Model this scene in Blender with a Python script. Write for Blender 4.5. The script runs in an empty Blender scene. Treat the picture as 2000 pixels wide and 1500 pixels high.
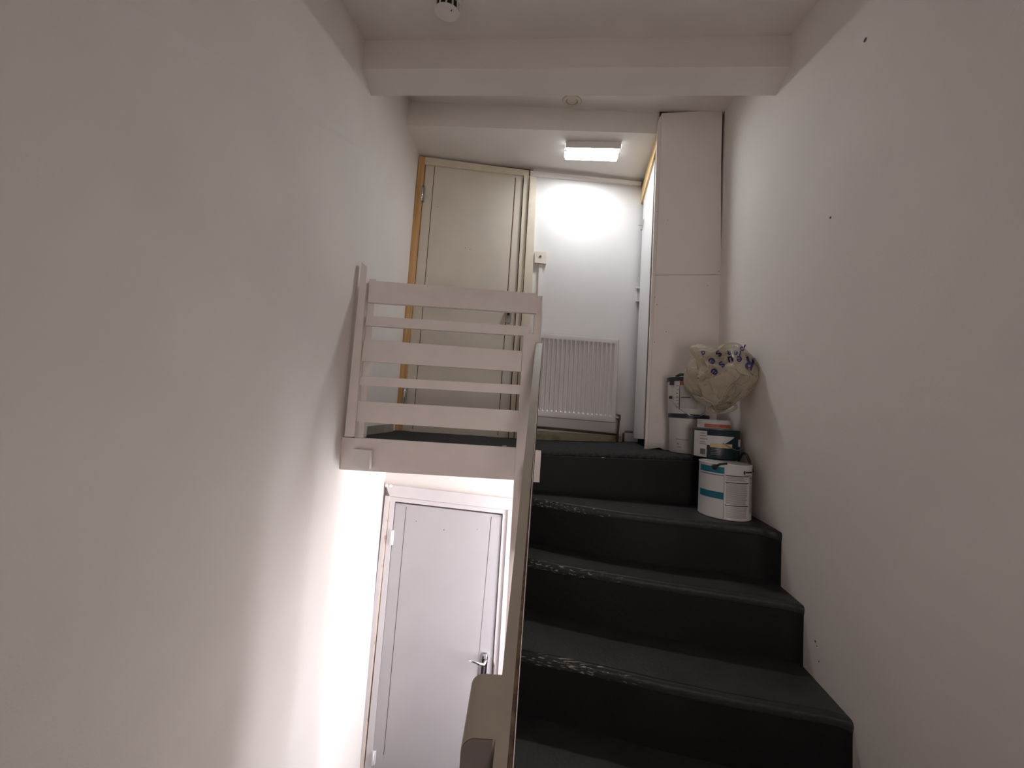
import bpy, bmesh, math, random
from mathutils import Vector, Matrix, noise
from mathutils.bvhtree import BVHTree
random.seed(7)
S = bpy.context.scene
COL = S.collection
PI = math.pi

# ------------------------------------------------------------------ camera
F = 740.0                       # focal length in pixels of a 2000 px wide frame
TH, RO = math.radians(3.87), math.radians(3.7)
EYE = Vector((0, 0, .2))        # landing floor is z = 0
_X = Vector((1, 0, 0)); _U = Vector((0, -math.sin(TH), math.cos(TH))); _D = Vector((0, math.cos(TH), math.sin(TH)))
CR = math.cos(RO)*_X + math.sin(RO)*_U
CU = -math.sin(RO)*_X + math.cos(RO)*_U
cd = bpy.data.cameras.new('camera'); cam = bpy.data.objects.new('camera', cd); COL.objects.link(cam)
cd.sensor_width = 36; cd.lens = F/2000*36; cd.clip_start = .02
m = Matrix.Identity(4)
for i in range(3):
    m[i][0] = CR[i]; m[i][1] = CU[i]; m[i][2] = -_D[i]; m[i][3] = EYE[i]
cam.matrix_world = m
S.camera = cam

# ------------------------------------------------------------------ world, lights, exposure
w = bpy.data.worlds.new('world'); S.world = w; w.use_nodes = True
w.node_tree.nodes['Background'].inputs[0].default_value = (.5, .5, .5, 1)
w.node_tree.nodes['Background'].inputs[1].default_value = .0
S.view_settings.view_transform = 'Standard'; S.view_settings.look = 'None'
S.view_settings.gamma = 1; S.view_settings.use_curve_mapping = False
S.view_settings.exposure = 0.0
S.cycles.max_bounces = 14; S.cycles.diffuse_bounces = 10
S.cycles.sample_clamp_indirect = 6

def area(name, loc, aim, sx, sy, power, col, spread=180):
    l = bpy.data.lights.new(name, 'AREA'); l.shape = 'RECTANGLE'; l.size = sx; l.size_y = sy
    l.energy = power; l.color = col; l.spread = math.radians(spread)
    o = bpy.data.objects.new(name, l); COL.objects.link(o); o.location = loc
    o.rotation_euler = (Vector(aim)-Vector(loc)).to_track_quat('-Z', 'Y').to_euler()
    return o
LED = 66.0
area('lower_hall_light', (1.06, 2.19, -.98), (-.8, 2.1, -.9), .46, 1.42, 48.0, (.93, .93, 1.0))
area('stair_foot_fill', (.42, -1.40, -.20), (.05, 2.0, .30), .9, .9, 5.4, (1.0, .88, .83), 80)  # unseen fill added behind the viewer to lift surfaces facing it

# ------------------------------------------------------------------ measuring helpers: a sight line met with a real plane
def ray(x, y): return (x-1000)/F*CR - (y-750)/F*CU + _D
def at(x, y, X=None, Y=None, Z=None, pl=None):
    d = ray(x, y)
    if pl is None:
        n = Vector((X is not None, Y is not None, Z is not None)); c = X if X is not None else Y if Y is not None else Z
    else: n, c = Vector(pl[0]), pl[1]
    return EYE + d*((c-n.dot(EYE))/n.dot(d))
RW = ((1, -.154, 0), .835)                      # right wall plane x = .835 + .154 y
def xr(y): return .835+.154*y
PANEL = ((.154, 1, 0), .154*.8+2.2)             # front of the built-in cupboard
SIDE = ((1, -.154, 0), .8-.154*2.2)             # its side
CLOW = ((.0545, 0, 1), 2.0); CMID = ((.0545, -.2, 1), 2.15-.46)

# ------------------------------------------------------------------ materials
def mat(name, col, rough=.6, metal=0, spec=.5, var=.0, vscale=6, bump=0, bscale=120, col2=None, ramp=(.35, .65), coat=0):
    M = bpy.data.materials.new(name); M.use_nodes = True
    nt = M.node_tree; b = nt.nodes['Principled BSDF']
    b.inputs['Base Color'].default_value = (*col, 1); b.inputs['Roughness'].default_value = rough
    b.inputs['Metallic'].default_value = metal; b.inputs['Specular IOR Level'].default_value = spec
    b.inputs['Coat Weight'].default_value = coat
    tc = nt.nodes.new('ShaderNodeTexCoord')
    if var or col2:
        n = nt.nodes.new('ShaderNodeTexNoise'); n.inputs['Scale'].default_value = vscale; n.inputs['Detail'].default_value = 6
        nt.links.new(tc.outputs['Object'], n.inputs['Vector'])
        r = nt.nodes.new('ShaderNodeValToRGB'); r.color_ramp.elements[0].position = ramp[0]; r.color_ramp.elements[1].position = ramp[1]
        c2 = col2 or tuple(c*(1-var) for c in col)
        r.color_ramp.elements[0].color = (*c2, 1); r.color_ramp.elements[1].color = (*col, 1)
        nt.links.new(n.outputs['Fac'], r.inputs['Fac']); nt.links.new(r.outputs['Color'], b.inputs['Base Color'])
    if bump:
        n2 = nt.nodes.new('ShaderNodeTexNoise'); n2.inputs['Scale'].default_value = bscale; n2.inputs['Detail'].default_value = 3
        nt.links.new(tc.outputs['Object'], n2.inputs['Vector'])
        bp = nt.nodes.new('ShaderNodeBump'); bp.inputs['Strength'].default_value = bump; bp.inputs['Distance'].default_value = .004
        nt.links.new(n2.outputs['Fac'], bp.inputs['Height']); nt.links.new(bp.outputs['Normal'], b.inputs['Normal'])
    return M
def grain(name, c1, c2, scale=(30, 30, 2), rough=.6):
    M = mat(name, c1, rough); nt = M.node_tree; b = nt.nodes['Principled BSDF']
    tc = nt.nodes.new('ShaderNodeTexCoord'); mp = nt.nodes.new('ShaderNodeMapping'); mp.inputs['Scale'].default_value = scale
    n = nt.nodes.new('ShaderNodeTexNoise'); n.inputs['Scale'].default_value = 1; n.inputs['Detail'].default_value = 5
    r = nt.nodes.new('ShaderNodeValToRGB'); r.color_ramp.elements[0].position = .35; r.color_ramp.elements[1].position = .65
    r.color_ramp.elements[0].color = (*c1, 1); r.color_ramp.elements[1].color = (*c2, 1)
    L = nt.links.new
    L(tc.outputs['Object'], mp.inputs['Vector']); L(mp.outputs['Vector'], n.inputs['Vector'])
    L(n.outputs['Fac'], r.inputs['Fac']); L(r.outputs['Color'], b.inputs['Base Color'])
    return M
def emit(name, col, s):
    M = bpy.data.materials.new(name); M.use_nodes = True; nt = M.node_tree
    b = nt.nodes['Principled BSDF']; b.inputs['Base Color'].default_value = (.9, .9, .9, 1)
    b.inputs['Emission Color'].default_value = (*col, 1); b.inputs['Emission Strength'].default_value = s
    return M
WALL = mat('wall_emulsion', (.80, .76, .725), .75, var=.05, vscale=2.5, bump=.12, bscale=160, spec=.3)
CEIL = mat('ceiling_emulsion', (.80, .76, .72), .8, var=.05, vscale=3, bump=.1, bscale=140, spec=.3)
BACKW = mat('back_wall_satin', (.67, .66, .65), .42, var=.04, vscale=3, bump=.05, bscale=60, spec=.5)
RAIL = mat('white_gloss_timber', (.80, .735, .70), .4, var=.05, vscale=9, bump=.06, bscale=60)
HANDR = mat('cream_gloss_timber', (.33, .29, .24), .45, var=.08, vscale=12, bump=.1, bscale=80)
NEWELF = mat('post_shade_tone', (.16, .132, .122), .7, var=.1, vscale=14)  # darker tone that puts shade into the near post's front
DOORC = mat('cream_door_paint', (.68, .62, .535), .5, var=.07, vscale=4, bump=.05, bscale=40)
FRAMEC = mat('cream_frame_paint', (.72, .65, .53), .4, var=.1, vscale=10)
DOORL = mat('grey_white_door_paint', (.47, .445, .458), .45, var=.06, vscale=3, bump=.05, bscale=50)
FRAMEL = mat('pale_frame_paint', (.66, .62, .63), .45, var=.05, vscale=6)
BAREP = mat('worn_frame_edge', (.78, .66, .57), .6, col2=(.50, .27, .16), vscale=14, ramp=(.30, .42))
PINE = grain('raw_pine', (.45, .24, .085), (.68, .42, .19), (45, 45, 1.5))
PINE2 = grain('fresh_pine', (.62, .42, .19), (.78, .58, .32), (2, 2, 60))
PLAST = mat('plasterboard_paint', (.80, .75, .72), .75, var=.04, vscale=4, bump=.06, bscale=130)
WHITE = mat('white_gloss_paint', (.80, .80, .80), .3, var=.03)
BROWN = mat('rough_brown_edge', (.20, .13, .095), .9, var=.6, vscale=40, bump=.5, bscale=90)
DARK = mat('dark_gap', (.012, .010, .010), .9)
GAPB = mat('brown_gap', (.10, .05, .035), .9)
PLASTIC = mat('white_plastic', (.74, .71, .68), .35)
PLASTIC2 = mat('cream_plastic', (.72, .66, .57), .4)
STEEL = mat('chrome', (.75, .74, .77), .18, metal=1)
STEELD = mat('dull_steel', (.42, .40, .39), .4, metal=.9)
RADM = mat('radiator_enamel', (.62, .585, .585), .35)
COPPER = mat('grimy_copper_pipe', (.13, .075, .05), .5, metal=.4, var=.4, vscale=30)
SKIRT = mat('dirty_cream_skirting', (.42, .36, .25), .6, col2=(.17, .12, .07), vscale=9, ramp=(.28, .5))
SKIRTG = mat('grimy_grey_skirting', (.36, .33, .28), .7, var=.35, vscale=12)
CARPET = mat('charcoal_carpet', (.058, .057, .057), .95, spec=.15, col2=(.020, .0195, .020), vscale=70, bump=.8, bscale=260, ramp=(.3, .7))
TREAD = mat('dark_grey_stair_paint', (.046, .046, .0445), .5, spec=.45, col2=(.032, .0315, .031), vscale=9, bump=.25, bscale=90)
RISER = mat('black_riser_paint', (.0075, .0068, .0072), .6, spec=.25, var=.4, vscale=6, bump=.2, bscale=60)
NOSE = mat('scuffed_nosing', (.032, .033, .032), .5, spec=.35, col2=(.032, .033, .032), bump=.6, bscale=70)
SCUFF = mat('bare_scuff', (.42, .40, .39), .6)
def scuffs(M):                                  # flecks where the paint has worn off the front edge of a tread
    nt = M.node_tree; b = nt.nodes['Principled BSDF']
    tc = nt.nodes.new('ShaderNodeTexCoord'); mp = nt.nodes.new('ShaderNodeMapping'); mp.inputs['Scale'].default_value = (15, 150, 150)
    n = nt.nodes.new('ShaderNodeTexNoise'); n.inputs['Scale'].default_value = 1.2; n.inputs['Detail'].default_value = 5
    r = nt.nodes.new('ShaderNodeValToRGB'); r.color_ramp.elements[0].position = .60; r.color_ramp.elements[1].position = .68
    r.color_ramp.elements[0].color = (.030, .031, .030, 1); r.color_ramp.elements[1].color = (.34, .33, .32, 1)
    L = nt.links.new; L(tc.outputs['Object'], mp.inputs[0]); L(mp.outputs[0], n.inputs['Vector'])
    sx = nt.nodes.new('ShaderNodeSeparateXYZ'); L(tc.outputs['Object'], sx.inputs[0])
    mr = nt.nodes.new('ShaderNodeMapRange'); mr.inputs['From Min'].default_value = .12; mr.inputs['From Max'].default_value = -.25; mr.inputs['To Min'].default_value = .72; mr.inputs['To Max'].default_value = 1.06
    L(sx.outputs['X'], mr.inputs['Value'])
    mm = nt.nodes.new('ShaderNodeMath'); mm.operation = 'MULTIPLY'; L(n.outputs['Fac'], mm.inputs[0]); L(mr.outputs[0], mm.inputs[1]); L(mm.outputs[0], r.inputs[0]); L(r.outputs[0], b.inputs['Base Color'])
scuffs(NOSE)
BKT = mat('white_bucket_plastic', (.60, .585, .57), .45, var=.05)
TIN = mat('white_tin_print', (.62, .62, .63), .35, var=.04)
RIM = mat('navy_bucket_rim', (.020, .022, .032), .45)
BLACKP = mat('black_plastic', (.012, .012, .013), .5)
TEAL = mat('teal_print', (.006, .13, .20), .4)
TEALD = mat('dark_teal_print', (.006, .022, .032), .35)
INK = mat('black_ink', (.02, .02, .025), .6)
INKG = mat('grey_ink', (.26, .26, .27), .6)
LABW = mat('white_label', (.55, .55, .54), .5)
LABG = mat('grey_label', (.40, .40, .41), .5)
LABR = mat('red_label', (.45, .10, .08), .5)
LABY = mat('yellow_tape', (.55, .44, .25), .6)
BLUE = mat('blue_ink', (.020, .018, .16), .5)
LEDM = emit('led_diffuser', (.95, .97, 1.0), LED)
def bagmat():
    M = bpy.data.materials.new('thin_plastic_film'); M.use_nodes = True; nt = M.node_tree
    b = nt.nodes['Principled BSDF']; b.inputs['Base Color'].default_value = (.64, .59, .50, 1)
    b.inputs['Roughness'].default_value = .15; b.inputs['Specular IOR Level'].default_value = 1.0
    tc = nt.nodes.new('ShaderNodeTexCoord'); vo = nt.nodes.new('ShaderNodeTexVoronoi'); vo.feature = 'DISTANCE_TO_EDGE'; vo.inputs['Scale'].default_value = 17
    nz = nt.nodes.new('ShaderNodeTexNoise'); nz.inputs['Scale'].default_value = 9; mx = nt.nodes.new('ShaderNodeMixRGB'); mx.inputs[0].default_value = .12
    nt.links.new(tc.outputs['Object'], nz.inputs['Vector']); nt.links.new(tc.outputs['Object'], mx.inputs[1]); nt.links.new(nz.outputs['Color'], mx.inputs[2]); nt.links.new(mx.outputs[0], vo.inputs['Vector'])
    bp = nt.nodes.new('ShaderNodeBump'); bp.inputs['Strength'].default_value = .9; bp.inputs['Distance'].default_value = .02
    nt.links.new(vo.outputs['Distance'], bp.inputs['Height']); nt.links.new(bp.outputs['Normal'], b.inputs['Normal'])
    out = nt.nodes['Material Output']
    tr = nt.nodes.new('ShaderNodeBsdfTranslucent'); tr.inputs['Color'].default_value = (.70, .62, .48, 1)
    tp = nt.nodes.new('ShaderNodeBsdfTransparent')
    m1 = nt.nodes.new('ShaderNodeMixShader'); m1.inputs[0].default_value = .45
    m2 = nt.nodes.new('ShaderNodeMixShader'); m2.inputs[0].default_value = .25
    L = nt.links.new
    L(b.outputs[0], m1.inputs[1]); L(tr.outputs[0], m1.inputs[2]); L(m1.outputs[0], m2.inputs[1]); L(tp.outputs[0], m2.inputs[2]); L(m2.outputs[0], out.inputs[0])
    return M
BAG = bagmat()

# ------------------------------------------------------------------ object helpers (all vertices in world coordinates)
def root_loc(p):
    v = Vector((0, 0, 0))
    while p: v = v+p.location; p = p.parent
    return v
def finish(name, bm, material, parent=None, smooth=False, bevel=0, kind=None, label=None, keep=None):
    if bevel:
        bmesh.ops.bevel(bm, geom=[e for e in bm.edges if e.is_manifold and e.calc_face_angle(0) > .5], offset=bevel, segments=2, affect='EDGES', profile=.6)
    bmesh.ops.recalc_face_normals(bm, faces=bm.faces) if keep is None else None
    off = root_loc(parent)
    for v in bm.verts: v.co -= off
    me = bpy.data.meshes.new(name); bm.to_mesh(me); bm.free()
    if smooth:
        for p in me.polygons: p.use_smooth = True
    me.materials.append(material)
    o = bpy.data.objects.new(name, me); COL.objects.link(o)
    if parent: o.parent = parent
    if kind: o['kind'] = kind
    if label: o['label'] = label
    return o
def smooth_by_angle(o, ang=.7):
    me = o.data
    for p in me.polygons: p.use_smooth = True
    bm = bmesh.new(); bm.from_mesh(me)
    for e in bm.edges: e.smooth = (len(e.link_faces) == 2 and e.calc_face_angle(0) < ang)
    bm.to_mesh(me); bm.free()
    return o
def thing(name, label, cat, loc, group=None):
    o = bpy.data.objects.new(name, None); COL.objects.link(o); o.empty_display_size = .05
    o.location = loc; o['label'] = label; o['category'] = cat
    if group: o['group'] = group
    return o
def struct(name, loc=(0, 0, 0)):
    o = bpy.data.objects.new(name, None); COL.objects.link(o); o.location = loc; o['kind'] = 'structure'; return o
def prism(bm, A, B):                              # two matching rings of points joined into a closed solid
    a = [bm.verts.new(p) for p in A]; b = [bm.verts.new(p) for p in B]; n = len(a)
    bm.faces.new(a); bm.faces.new(b[::-1])
    for i in range(n): bm.faces.new([a[i], b[i], b[(i+1) % n], a[(i+1) % n]])
    return bm
def hexa(A, d, bm=None):                          # ring A pushed by vector d
    bm = bm or bmesh.new(); d = Vector(d)
    return prism(bm, [Vector(p) for p in A], [Vector(p)+d for p in A])
def box(x0, x1, y0, y1, z0, z1, bm=None):
    return hexa([(x0, y0, z0), (x1, y0, z0), (x1, y0, z1), (x0, y0, z1)], (0, y1-y0, 0), bm)
def tube(pts, r, bm=None, seg=10, cap=True):
    bm = bm or bmesh.new(); rings = []
    pts = [Vector(p) for p in pts]
    for i, p in enumerate(pts):
        t = (pts[min(i+1, len(pts)-1)]-pts[max(i-1, 0)]).normalized()
        a = Vector((0, 0, 1)) if abs(t.z) < .9 else Vector((1, 0, 0))
        u = t.cross(a).normalized(); v = t.cross(u)
        rr = r[i] if isinstance(r, (list, tuple)) else r
        rings.append([bm.verts.new(p+u*rr*math.cos(2*PI*k/seg)+v*rr*math.sin(2*PI*k/seg)) for k in range(seg)])
    for a, b in zip(rings, rings[1:]):
        for k in range(seg): bm.faces.new([a[k], a[(k+1) % seg], b[(k+1) % seg], b[k]])
    if cap: bm.faces.new(rings[0]); bm.faces.new(rings[-1][::-1])
    return bm
def lathe(c, prof, axis=(0, 0, 1), bm=None, seg=48, cap=True):   # prof: (radius, height) pairs
    bm = bm or bmesh.new(); c = Vector(c); q = Vector((0, 0, 1)).rotation_difference(Vector(axis)); rings = []
    for r, h in prof:
        rings.append([bm.verts.new(c+q@Vector((r*math.cos(2*PI*k/seg), r*math.sin(2*PI*k/seg), h))) for k in range(seg)])
    for a, b in zip(rings, rings[1:]):
        for k in range(seg): bm.faces.new([a[k], a[(k+1) % seg], b[(k+1) % seg], b[k]])
    if cap: bm.faces.new(rings[0][::-1]); bm.faces.new(rings[-1])
    return bm
def quad_at(pix, Y, depth):                       # a board whose face corners were measured in the plane Y
    return hexa([at(x, y, Y=Y) for x, y in pix], (0, depth, 0))

# ================================================================== SETTING
# ---- left wall: straight below the landing, eased inward beside the landing, upper plaster proud above a sloping edge
def zl(y): return 1.565+.47*(y-2.05)
def left_wall():
    ys = [-1.5, -.6, 0, .3, .6, .9, 1.2, 1.5, 1.75, 1.9, 2.05, 2.2, 2.4, 2.6, 2.72]
    bm = bmesh.new(); rows = []
    for y in ys:
        xl = -.845; e = max(0, (y-2.05)/.65)*.045; pr = min(1, max(0, (2.07-y)/.9))*.013
        z = max(zl(y), .35)
        prof = [(xl, -2.42), (xl, -.14), (xl+e, -.02), (xl+e, z-.001), (xl+e+pr, z+.006+2.2*pr), (xl+e+pr+.01, 2.4)]
        rows.append([bm.verts.new((x, y, zz)) for x, zz in prof]+[bm.verts.new((-1.0, y, 2.4)), bm.verts.new((-1.0, y, -2.42))])
    for a, b in zip(rows, rows[1:]):
        n = len(a)
        for k in range(n): bm.faces.new([a[k], b[k], b[(k+1) % n], a[(k+1) % n]])
    bm.faces.new(rows[0]); bm.faces.new(rows[-1][::-1])
    return finish('wall_left', bm, WALL, kind='structure')
wl = left_wall()
bm = hexa([(xr(-1.5), -1.5, -2.42), (xr(2.76), 2.76, -2.42), (xr(2.76), 2.76, 2.4), (xr(-1.5), -1.5, 2.4)], (.15, 0, 0))
wr = finish('wall_right', bm, WALL, kind='structure')
# small blemishes of the right wall
for (x, y, r) in ((1593, 1253, .004), (1596, 1262, .0025), (1622, 425, .004), (1690, 78, .006), (1600, 1292, .0025)):
    p = at(x, y, pl=RW); bm = lathe(p-Vector((.001, 0, 0)), [(r, 0), (r*.6, .0012)], axis=(-1, .154, 0), seg=8)
    finish('plaster_chip', bm, BROWN, wr)
# back wall (above and below the landing)
wb = struct('wall_back', (0, 2.7, 0))
finish('upper_plaster', box(.055, 1.28, 2.705, 2.80, -.2, 2.12), BACKW, wb)
finish('head_plaster', box(-.86, .055, 2.755, 2.80, -.2, 2.12), BACKW, wb)
finish('lower_plaster', hexa([at(752, 952, Y=2.7), at(1003, 981, Y=2.7)+Vector((.02, 0, 0)), (.075, 2.7, -.13), (-.86, 2.7, -.13)], (0, .1, 0)), WALL, wb)
finish('lower_side_plaster', box(.06, 1.30, 2.70, 2.80, -2.42, -.13), WALL, wb)
finish('lower_head_plaster', box(-.86, .06, 2.745, 2.80, -2.42, -.13), WALL, wb)
finish('wall_near', box(-1.0, 1.2, -1.6, -1.5, -2.42, 2.4), WALL, kind='structure')
# lower floor and landing floor
finish('floor', box(-1.0, 1.4, -1.6, 2.85, -2.5, -2.4), CARPET, kind='structure')
def zf(x, y): return .03*max(0, min(1, (x-.15)/.8))
def landing():
    bm = bmesh.new(); nx, ny = 40, 24; top = []
    for i in range(nx+1):
        col = []; x = -.84+i/nx*(2.08)
        t = max(0, min(1, (x-.14)/.95))
        y0 = 1.985 if x < .10 else 1.935-.05*t
        for j in range(ny+1):
            s = j/ny
            y = y0+(2.74-y0)*s
            z = zf(x, y)+.004*noise.noise(Vector((x*9, y*9, 0)))+(.010 if s > .6 and x < -.45 else 0)*0
            if x < -.3 and s > .03: z += .012*max(0, noise.noise(Vector((x*6+3, y*3, 2))))
            if x >= .10 and j == 0: z -= .03; y += .0
            elif x >= .10 and j == 1: y = y0+.004; z -= .010
            elif x >= .10 and j == 2: y = y0+.018; z -= .002
            xx = min(x, xr(y)+.005)
            col.append(bm.verts.new((xx, y, z)))
        top.append(col)
    bot = [[bm.verts.new((v.co.x, v.co.y, -.13)) for v in c] for c in top]
    for i in range(nx):
        for j in range(ny):
            bm.faces.new([top[i][j], top[i+1][j], top[i+1][j+1], top[i][j+1]])
            bm.faces.new([bot[i][j], bot[i][j+1], bot[i+1][j+1], bot[i+1][j]])
        bm.faces.new([top[i][0], bot[i][0], bot[i+1][0], top[i+1][0]])
        bm.faces.new([top[i][ny], top[i+1][ny], bot[i+1][ny], bot[i][ny]])
    for j in range(ny):
        bm.faces.new([top[0][j], top[0][j+1], bot[0][j+1], bot[0][j]])
        bm.faces.new([top[nx][j], bot[nx][j], bot[nx][j+1], top[nx][j+1]])
    o = finish('floor_landing', bm, CARPET, kind='structure'); return smooth_by_angle(o, 1.0)
landing()
finish('ceiling_lower_hall', box(-.845, 1.20, 1.99, 2.70, -.16, -.132), WALL, kind='structure')
# ---- ceilings
def poly_slab(name, pts, up, material, kind='structure', parent=None):
    return finish(name, hexa(pts, (0, 0, up)), material, parent, kind=kind)
def zlow(x): return 2.0-.0545*x
def zmid(x, y): return 2.15-.0545*x+.2*(y-2.3)
e0, e1, e2 = at(815, 245, pl=CLOW), at(1051, 255, pl=CLOW), at(1276, 261, pl=CLOW)
sl = (e2.y-e0.y)/(e2.x-e0.x)
xa, xb = -.87, 1.26
ya, yb = e0.y+sl*(xa-e0.x), e0.y+sl*(xb-e0.x)
poly_slab('ceiling_back', [(xa, ya, zlow(xa)), (xb, yb, zlow(xb)), (xb, 2.78, zlow(xb)), (xa, 2.78, zlow(xa))], .25, CEIL)
poly_slab('ceiling_middle', [(xa, 1.80, zmid(xa, 1.80)), (xb, 1.46, zmid(xb, 1.46)), (xb, yb+.02, zmid(xb, yb+.02)), (xa, ya+.02, zmid(xa, ya+.02))], .12, CEIL)
# beam across the stair
BL, BR = at(730, 187, X=-.825), at(1515, 187, pl=RW)
FL, FR = at(712, 135, X=-.825), at(1543, 130, pl=RW)
TL, TR = at(715, 75, X=-.825), at(1545, 73, pl=RW)
def ext(a, b, t): return a+(b-a)*t
def beam():
    u = Vector((0, 0, .30))
    ring = lambda t: [ext(FL, FR, t), ext(BL, BR, t), ext(BL, BR, t)+u, ext(FL, FR, t)+u]
    return finish('beam', prism(bmesh.new(), ring(-.03), ring(1.03)), CEIL, kind='structure', bevel=.006)
beam()
# sloping ceiling above the stair, falling toward the viewer
def zst(x, y): return 1.862+.30*(y-1.482)-.034*x
tl = Vector((-.87, 1.80, zst(-.87, 1.80))); tr = Vector((1.12, 1.50, zst(1.12, 1.50)))
bm = hexa([tl, tr, (1.12, .2, zst(1.12, .2)), (-.87, .2, zst(-.87, .2))], (0, 0, .15))
finish('ceiling', bm, CEIL, kind='structure')
finish('ceiling_near', hexa([(-.87, .21, zst(-.87, .2)), (1.12, .21, zst(1.12, .2)), (1.12, -1.55, zst(1.12, .2)), (-.87, -1.55, zst(-.87, .2))], (0, 0, .15)), CEIL, kind='structure')
finish('roof_slab', box(-1.05, 1.45, -1.6, 2.85, 2.4, 2.5), CEIL, kind='structure')

# ---- fascia of the landing, trimmer end and stair string
bm = hexa([at(670, 854, Y=1.95)-Vector((.006, 0, 0)), at(1012, 875.5, Y=1.95), at(1010, 938, Y=1.95), at(664, 917, Y=1.95)], (0, .035, 0))
tr1 = finish('trim_1', bm, RAIL, kind='structure', bevel=.002)
bm = hexa([at(1033, 878, Y=1.90), at(1057, 881, Y=1.90), at(1053.5, 942, Y=1.90), at(1034, 941, Y=1.90)], (0, .03, 0))
finish('trim_2', bm, RAIL, kind='structure', bevel=.0015)

# ---- upper door in the back wall
d1 = struct('door_1', (-.4, 2.69, 0))
Yd = 2.70
def q(pix, Y): return [at(x, y, Y=Y) for x, y in pix]
finish('door_frame', quad_at([(819.5, 304.5), (830.3, 306), (808.3, 554), (783.5, 849), (767, 847), (794.5, 553)], 2.685, .05), PINE, d1, label='bare pine left door post')
finish('door_frame', quad_at([(830, 306.5), (1034, 333), (1033, 343.5), (1023, 342.5), (830, 320.5)], 2.69, .05), FRAMEC, d1)
finish('door_frame', quad_at([(1023.6, 342.5), (1034.2, 343), (1021.6, 560), (1002.4, 866), (993, 866)], 2.69, .05), FRAMEC, d1)
finish('shadow_gap', quad_at([(820, 303), (1036, 331), (1036, 334), (820, 306)], 2.72, .03), GAPB, d1)
finish('shadow_gap', quad_at([(1031, 333), (1037, 333), (1004, 862), (998, 862)], 2.73, .02), DARK, d1)
leaf = finish('door_leaf', quad_at([(831.8, 322), (1022, 343), (992, 857), (785, 842)], 2.705, .035), DOORC, d1)
finish('rebate', quad_at([(826, 316), (1027, 339), (996, 866), (774, 850)], 2.742, .01), DARK, d1)
for (a, b, c, d) in (((848.5, 325), (849.8, 325), (806.4, 838), (805.2, 838)), ((1006, 347), (1007.4, 347), (973, 850), (971.5, 850))):
    finish('groove', hexa(q([a, b, c, d], 2.7045), (0, .003, 0)), GAPB, leaf)
finish('door_edge_strip', hexa(q([(1008, 347), (1020.6, 345), (989.5, 856), (974, 853)], 2.703), (0, .004, 0)), DOORC, leaf)
finish('door_edge_strip', hexa(q([(833, 323), (847.5, 324.5), (804.2, 840), (786, 839)], 2.703), (0, .004, 0)), DOORC, leaf)
for (x, y, y2) in ((826.5, 362, 392), (791.5, 756, 790)):
    h = finish('hinge', quad_at([(x-3, y), (x+3, y), (x+.5, y2), (x-5.5, y2)], 2.68, .02), STEELD, d1, bevel=.002)
    finish('hinge_knuckle', tube([at(x-.5, y, Y=2.676), at(x-3.2, y2, Y=2.676)], .005), STEEL, h, smooth=True)
lk = finish('door_lock', quad_at([(986.5, 607), (999.5, 608), (998, 628), (996, 631), (989, 630.5), (986, 627)], 2.685, .02), STEELD, d1, bevel=.003)
finish('cylinder', lathe(at(993, 613.5, Y=2.684), [(.010, 0), (.010, .012), (.006, .014)], axis=(0, -1, 0), seg=16), BLACKP, lk)
for (x, y) in ((909, 484), (918, 487), (896, 631), (855, 404)):
    finish('screw_hole', lathe(at(x, y, Y=2.7045), [(.003, 0), (.002, .001)], axis=(0, -1, 0), seg=8), GAPB, leaf)
finish('architrave', quad_at([(1035.6, 343), (1048.5, 345), (1038, 600), (1023, 866), (1004, 866), (1022.8, 560)], 2.675, .03), FRAMEC, d1, bevel=.004, label='glossy cream strip beside the door')
finish('trim_3', hexa([at(1036, 333.5, Y=2.675), at(1253, 355, Y=2.675), at(1252, 361.5, Y=2.69), at(1036, 343, Y=2.69)], (0, .04, .0)), CEIL, kind='structure')

# ---- lower door
d2 = struct('door_2', (-.4, 2.69, -2.4))
leaf = finish('door_leaf', quad_at([(772.5, 982.5), (980.6, 1006.5), (929.5, 1800), (695, 1800)], 2.70, .035), DOORL, d2)
finish('rebate', quad_at([(764, 972), (990, 996), (940, 1810), (688, 1810)], 2.737, .008), GAPB, d2)
finish('door_frame', quad_at([(753, 946), (1004, 975), (1003, 997.5), (761, 969)], 2.68, .06), FRAMEL, d2, bevel=.003)
finish('door_frame', quad_at([(761, 969.5), (993, 996.5), (992, 1005), (981.5, 1003.5), (772, 979.5), (761, 979.5)], 2.69, .05), FRAMEL, d2)
finish('door_frame', quad_at([(761.5, 979.6), (770.8, 979.6), (727, 1470), (696, 1800), (683, 1800), (715, 1470)], 2.69, .05), FRAMEL, d2)
finish('door_frame', quad_at([(752.5, 968), (758.5, 969), (716, 1400), (668, 1800), (655, 1800), (707, 1400)], 2.685, .06), FRAMEL, d2)
finish('frame_edge', quad_at([(758.5, 968.5), (761.8, 969), (718.5, 1400), (684, 1800), (668, 1800), (714, 1400)], 2.688, .06), BAREP, d2, label='worn bare timber edge of the door post')
finish('door_frame', quad_at([(982, 1004), (991.5, 1005), (970.5, 1330), (940.5, 1800), (930.5, 1800), (961.2, 1330)], 2.69, .05), FRAMEL, d2)
finish('door_frame', quad_at([(992.3, 997), (1004, 998), (986, 1330), (958, 1800), (941.5, 1800), (971.5, 1330)], 2.68, .06), FRAMEL, d2, bevel=.003)
for g in (((793.2, 990), (794.0, 990), (750, 1474), (749, 1474)), ((959, 1009.5), (959.9, 1009.5), (931.5, 1330), (915, 1560), (913.5, 1560))):
    finish('groove', hexa(q(g, 2.6995), (0, .003, 0)), GAPB, leaf)
finish('frame_gouge', hexa(q([(963.5, 1288), (966, 1300), (965, 1316), (962, 1318), (963, 1300)], 2.6885), (0, .003, 0)), BROWN, d2)
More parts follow.
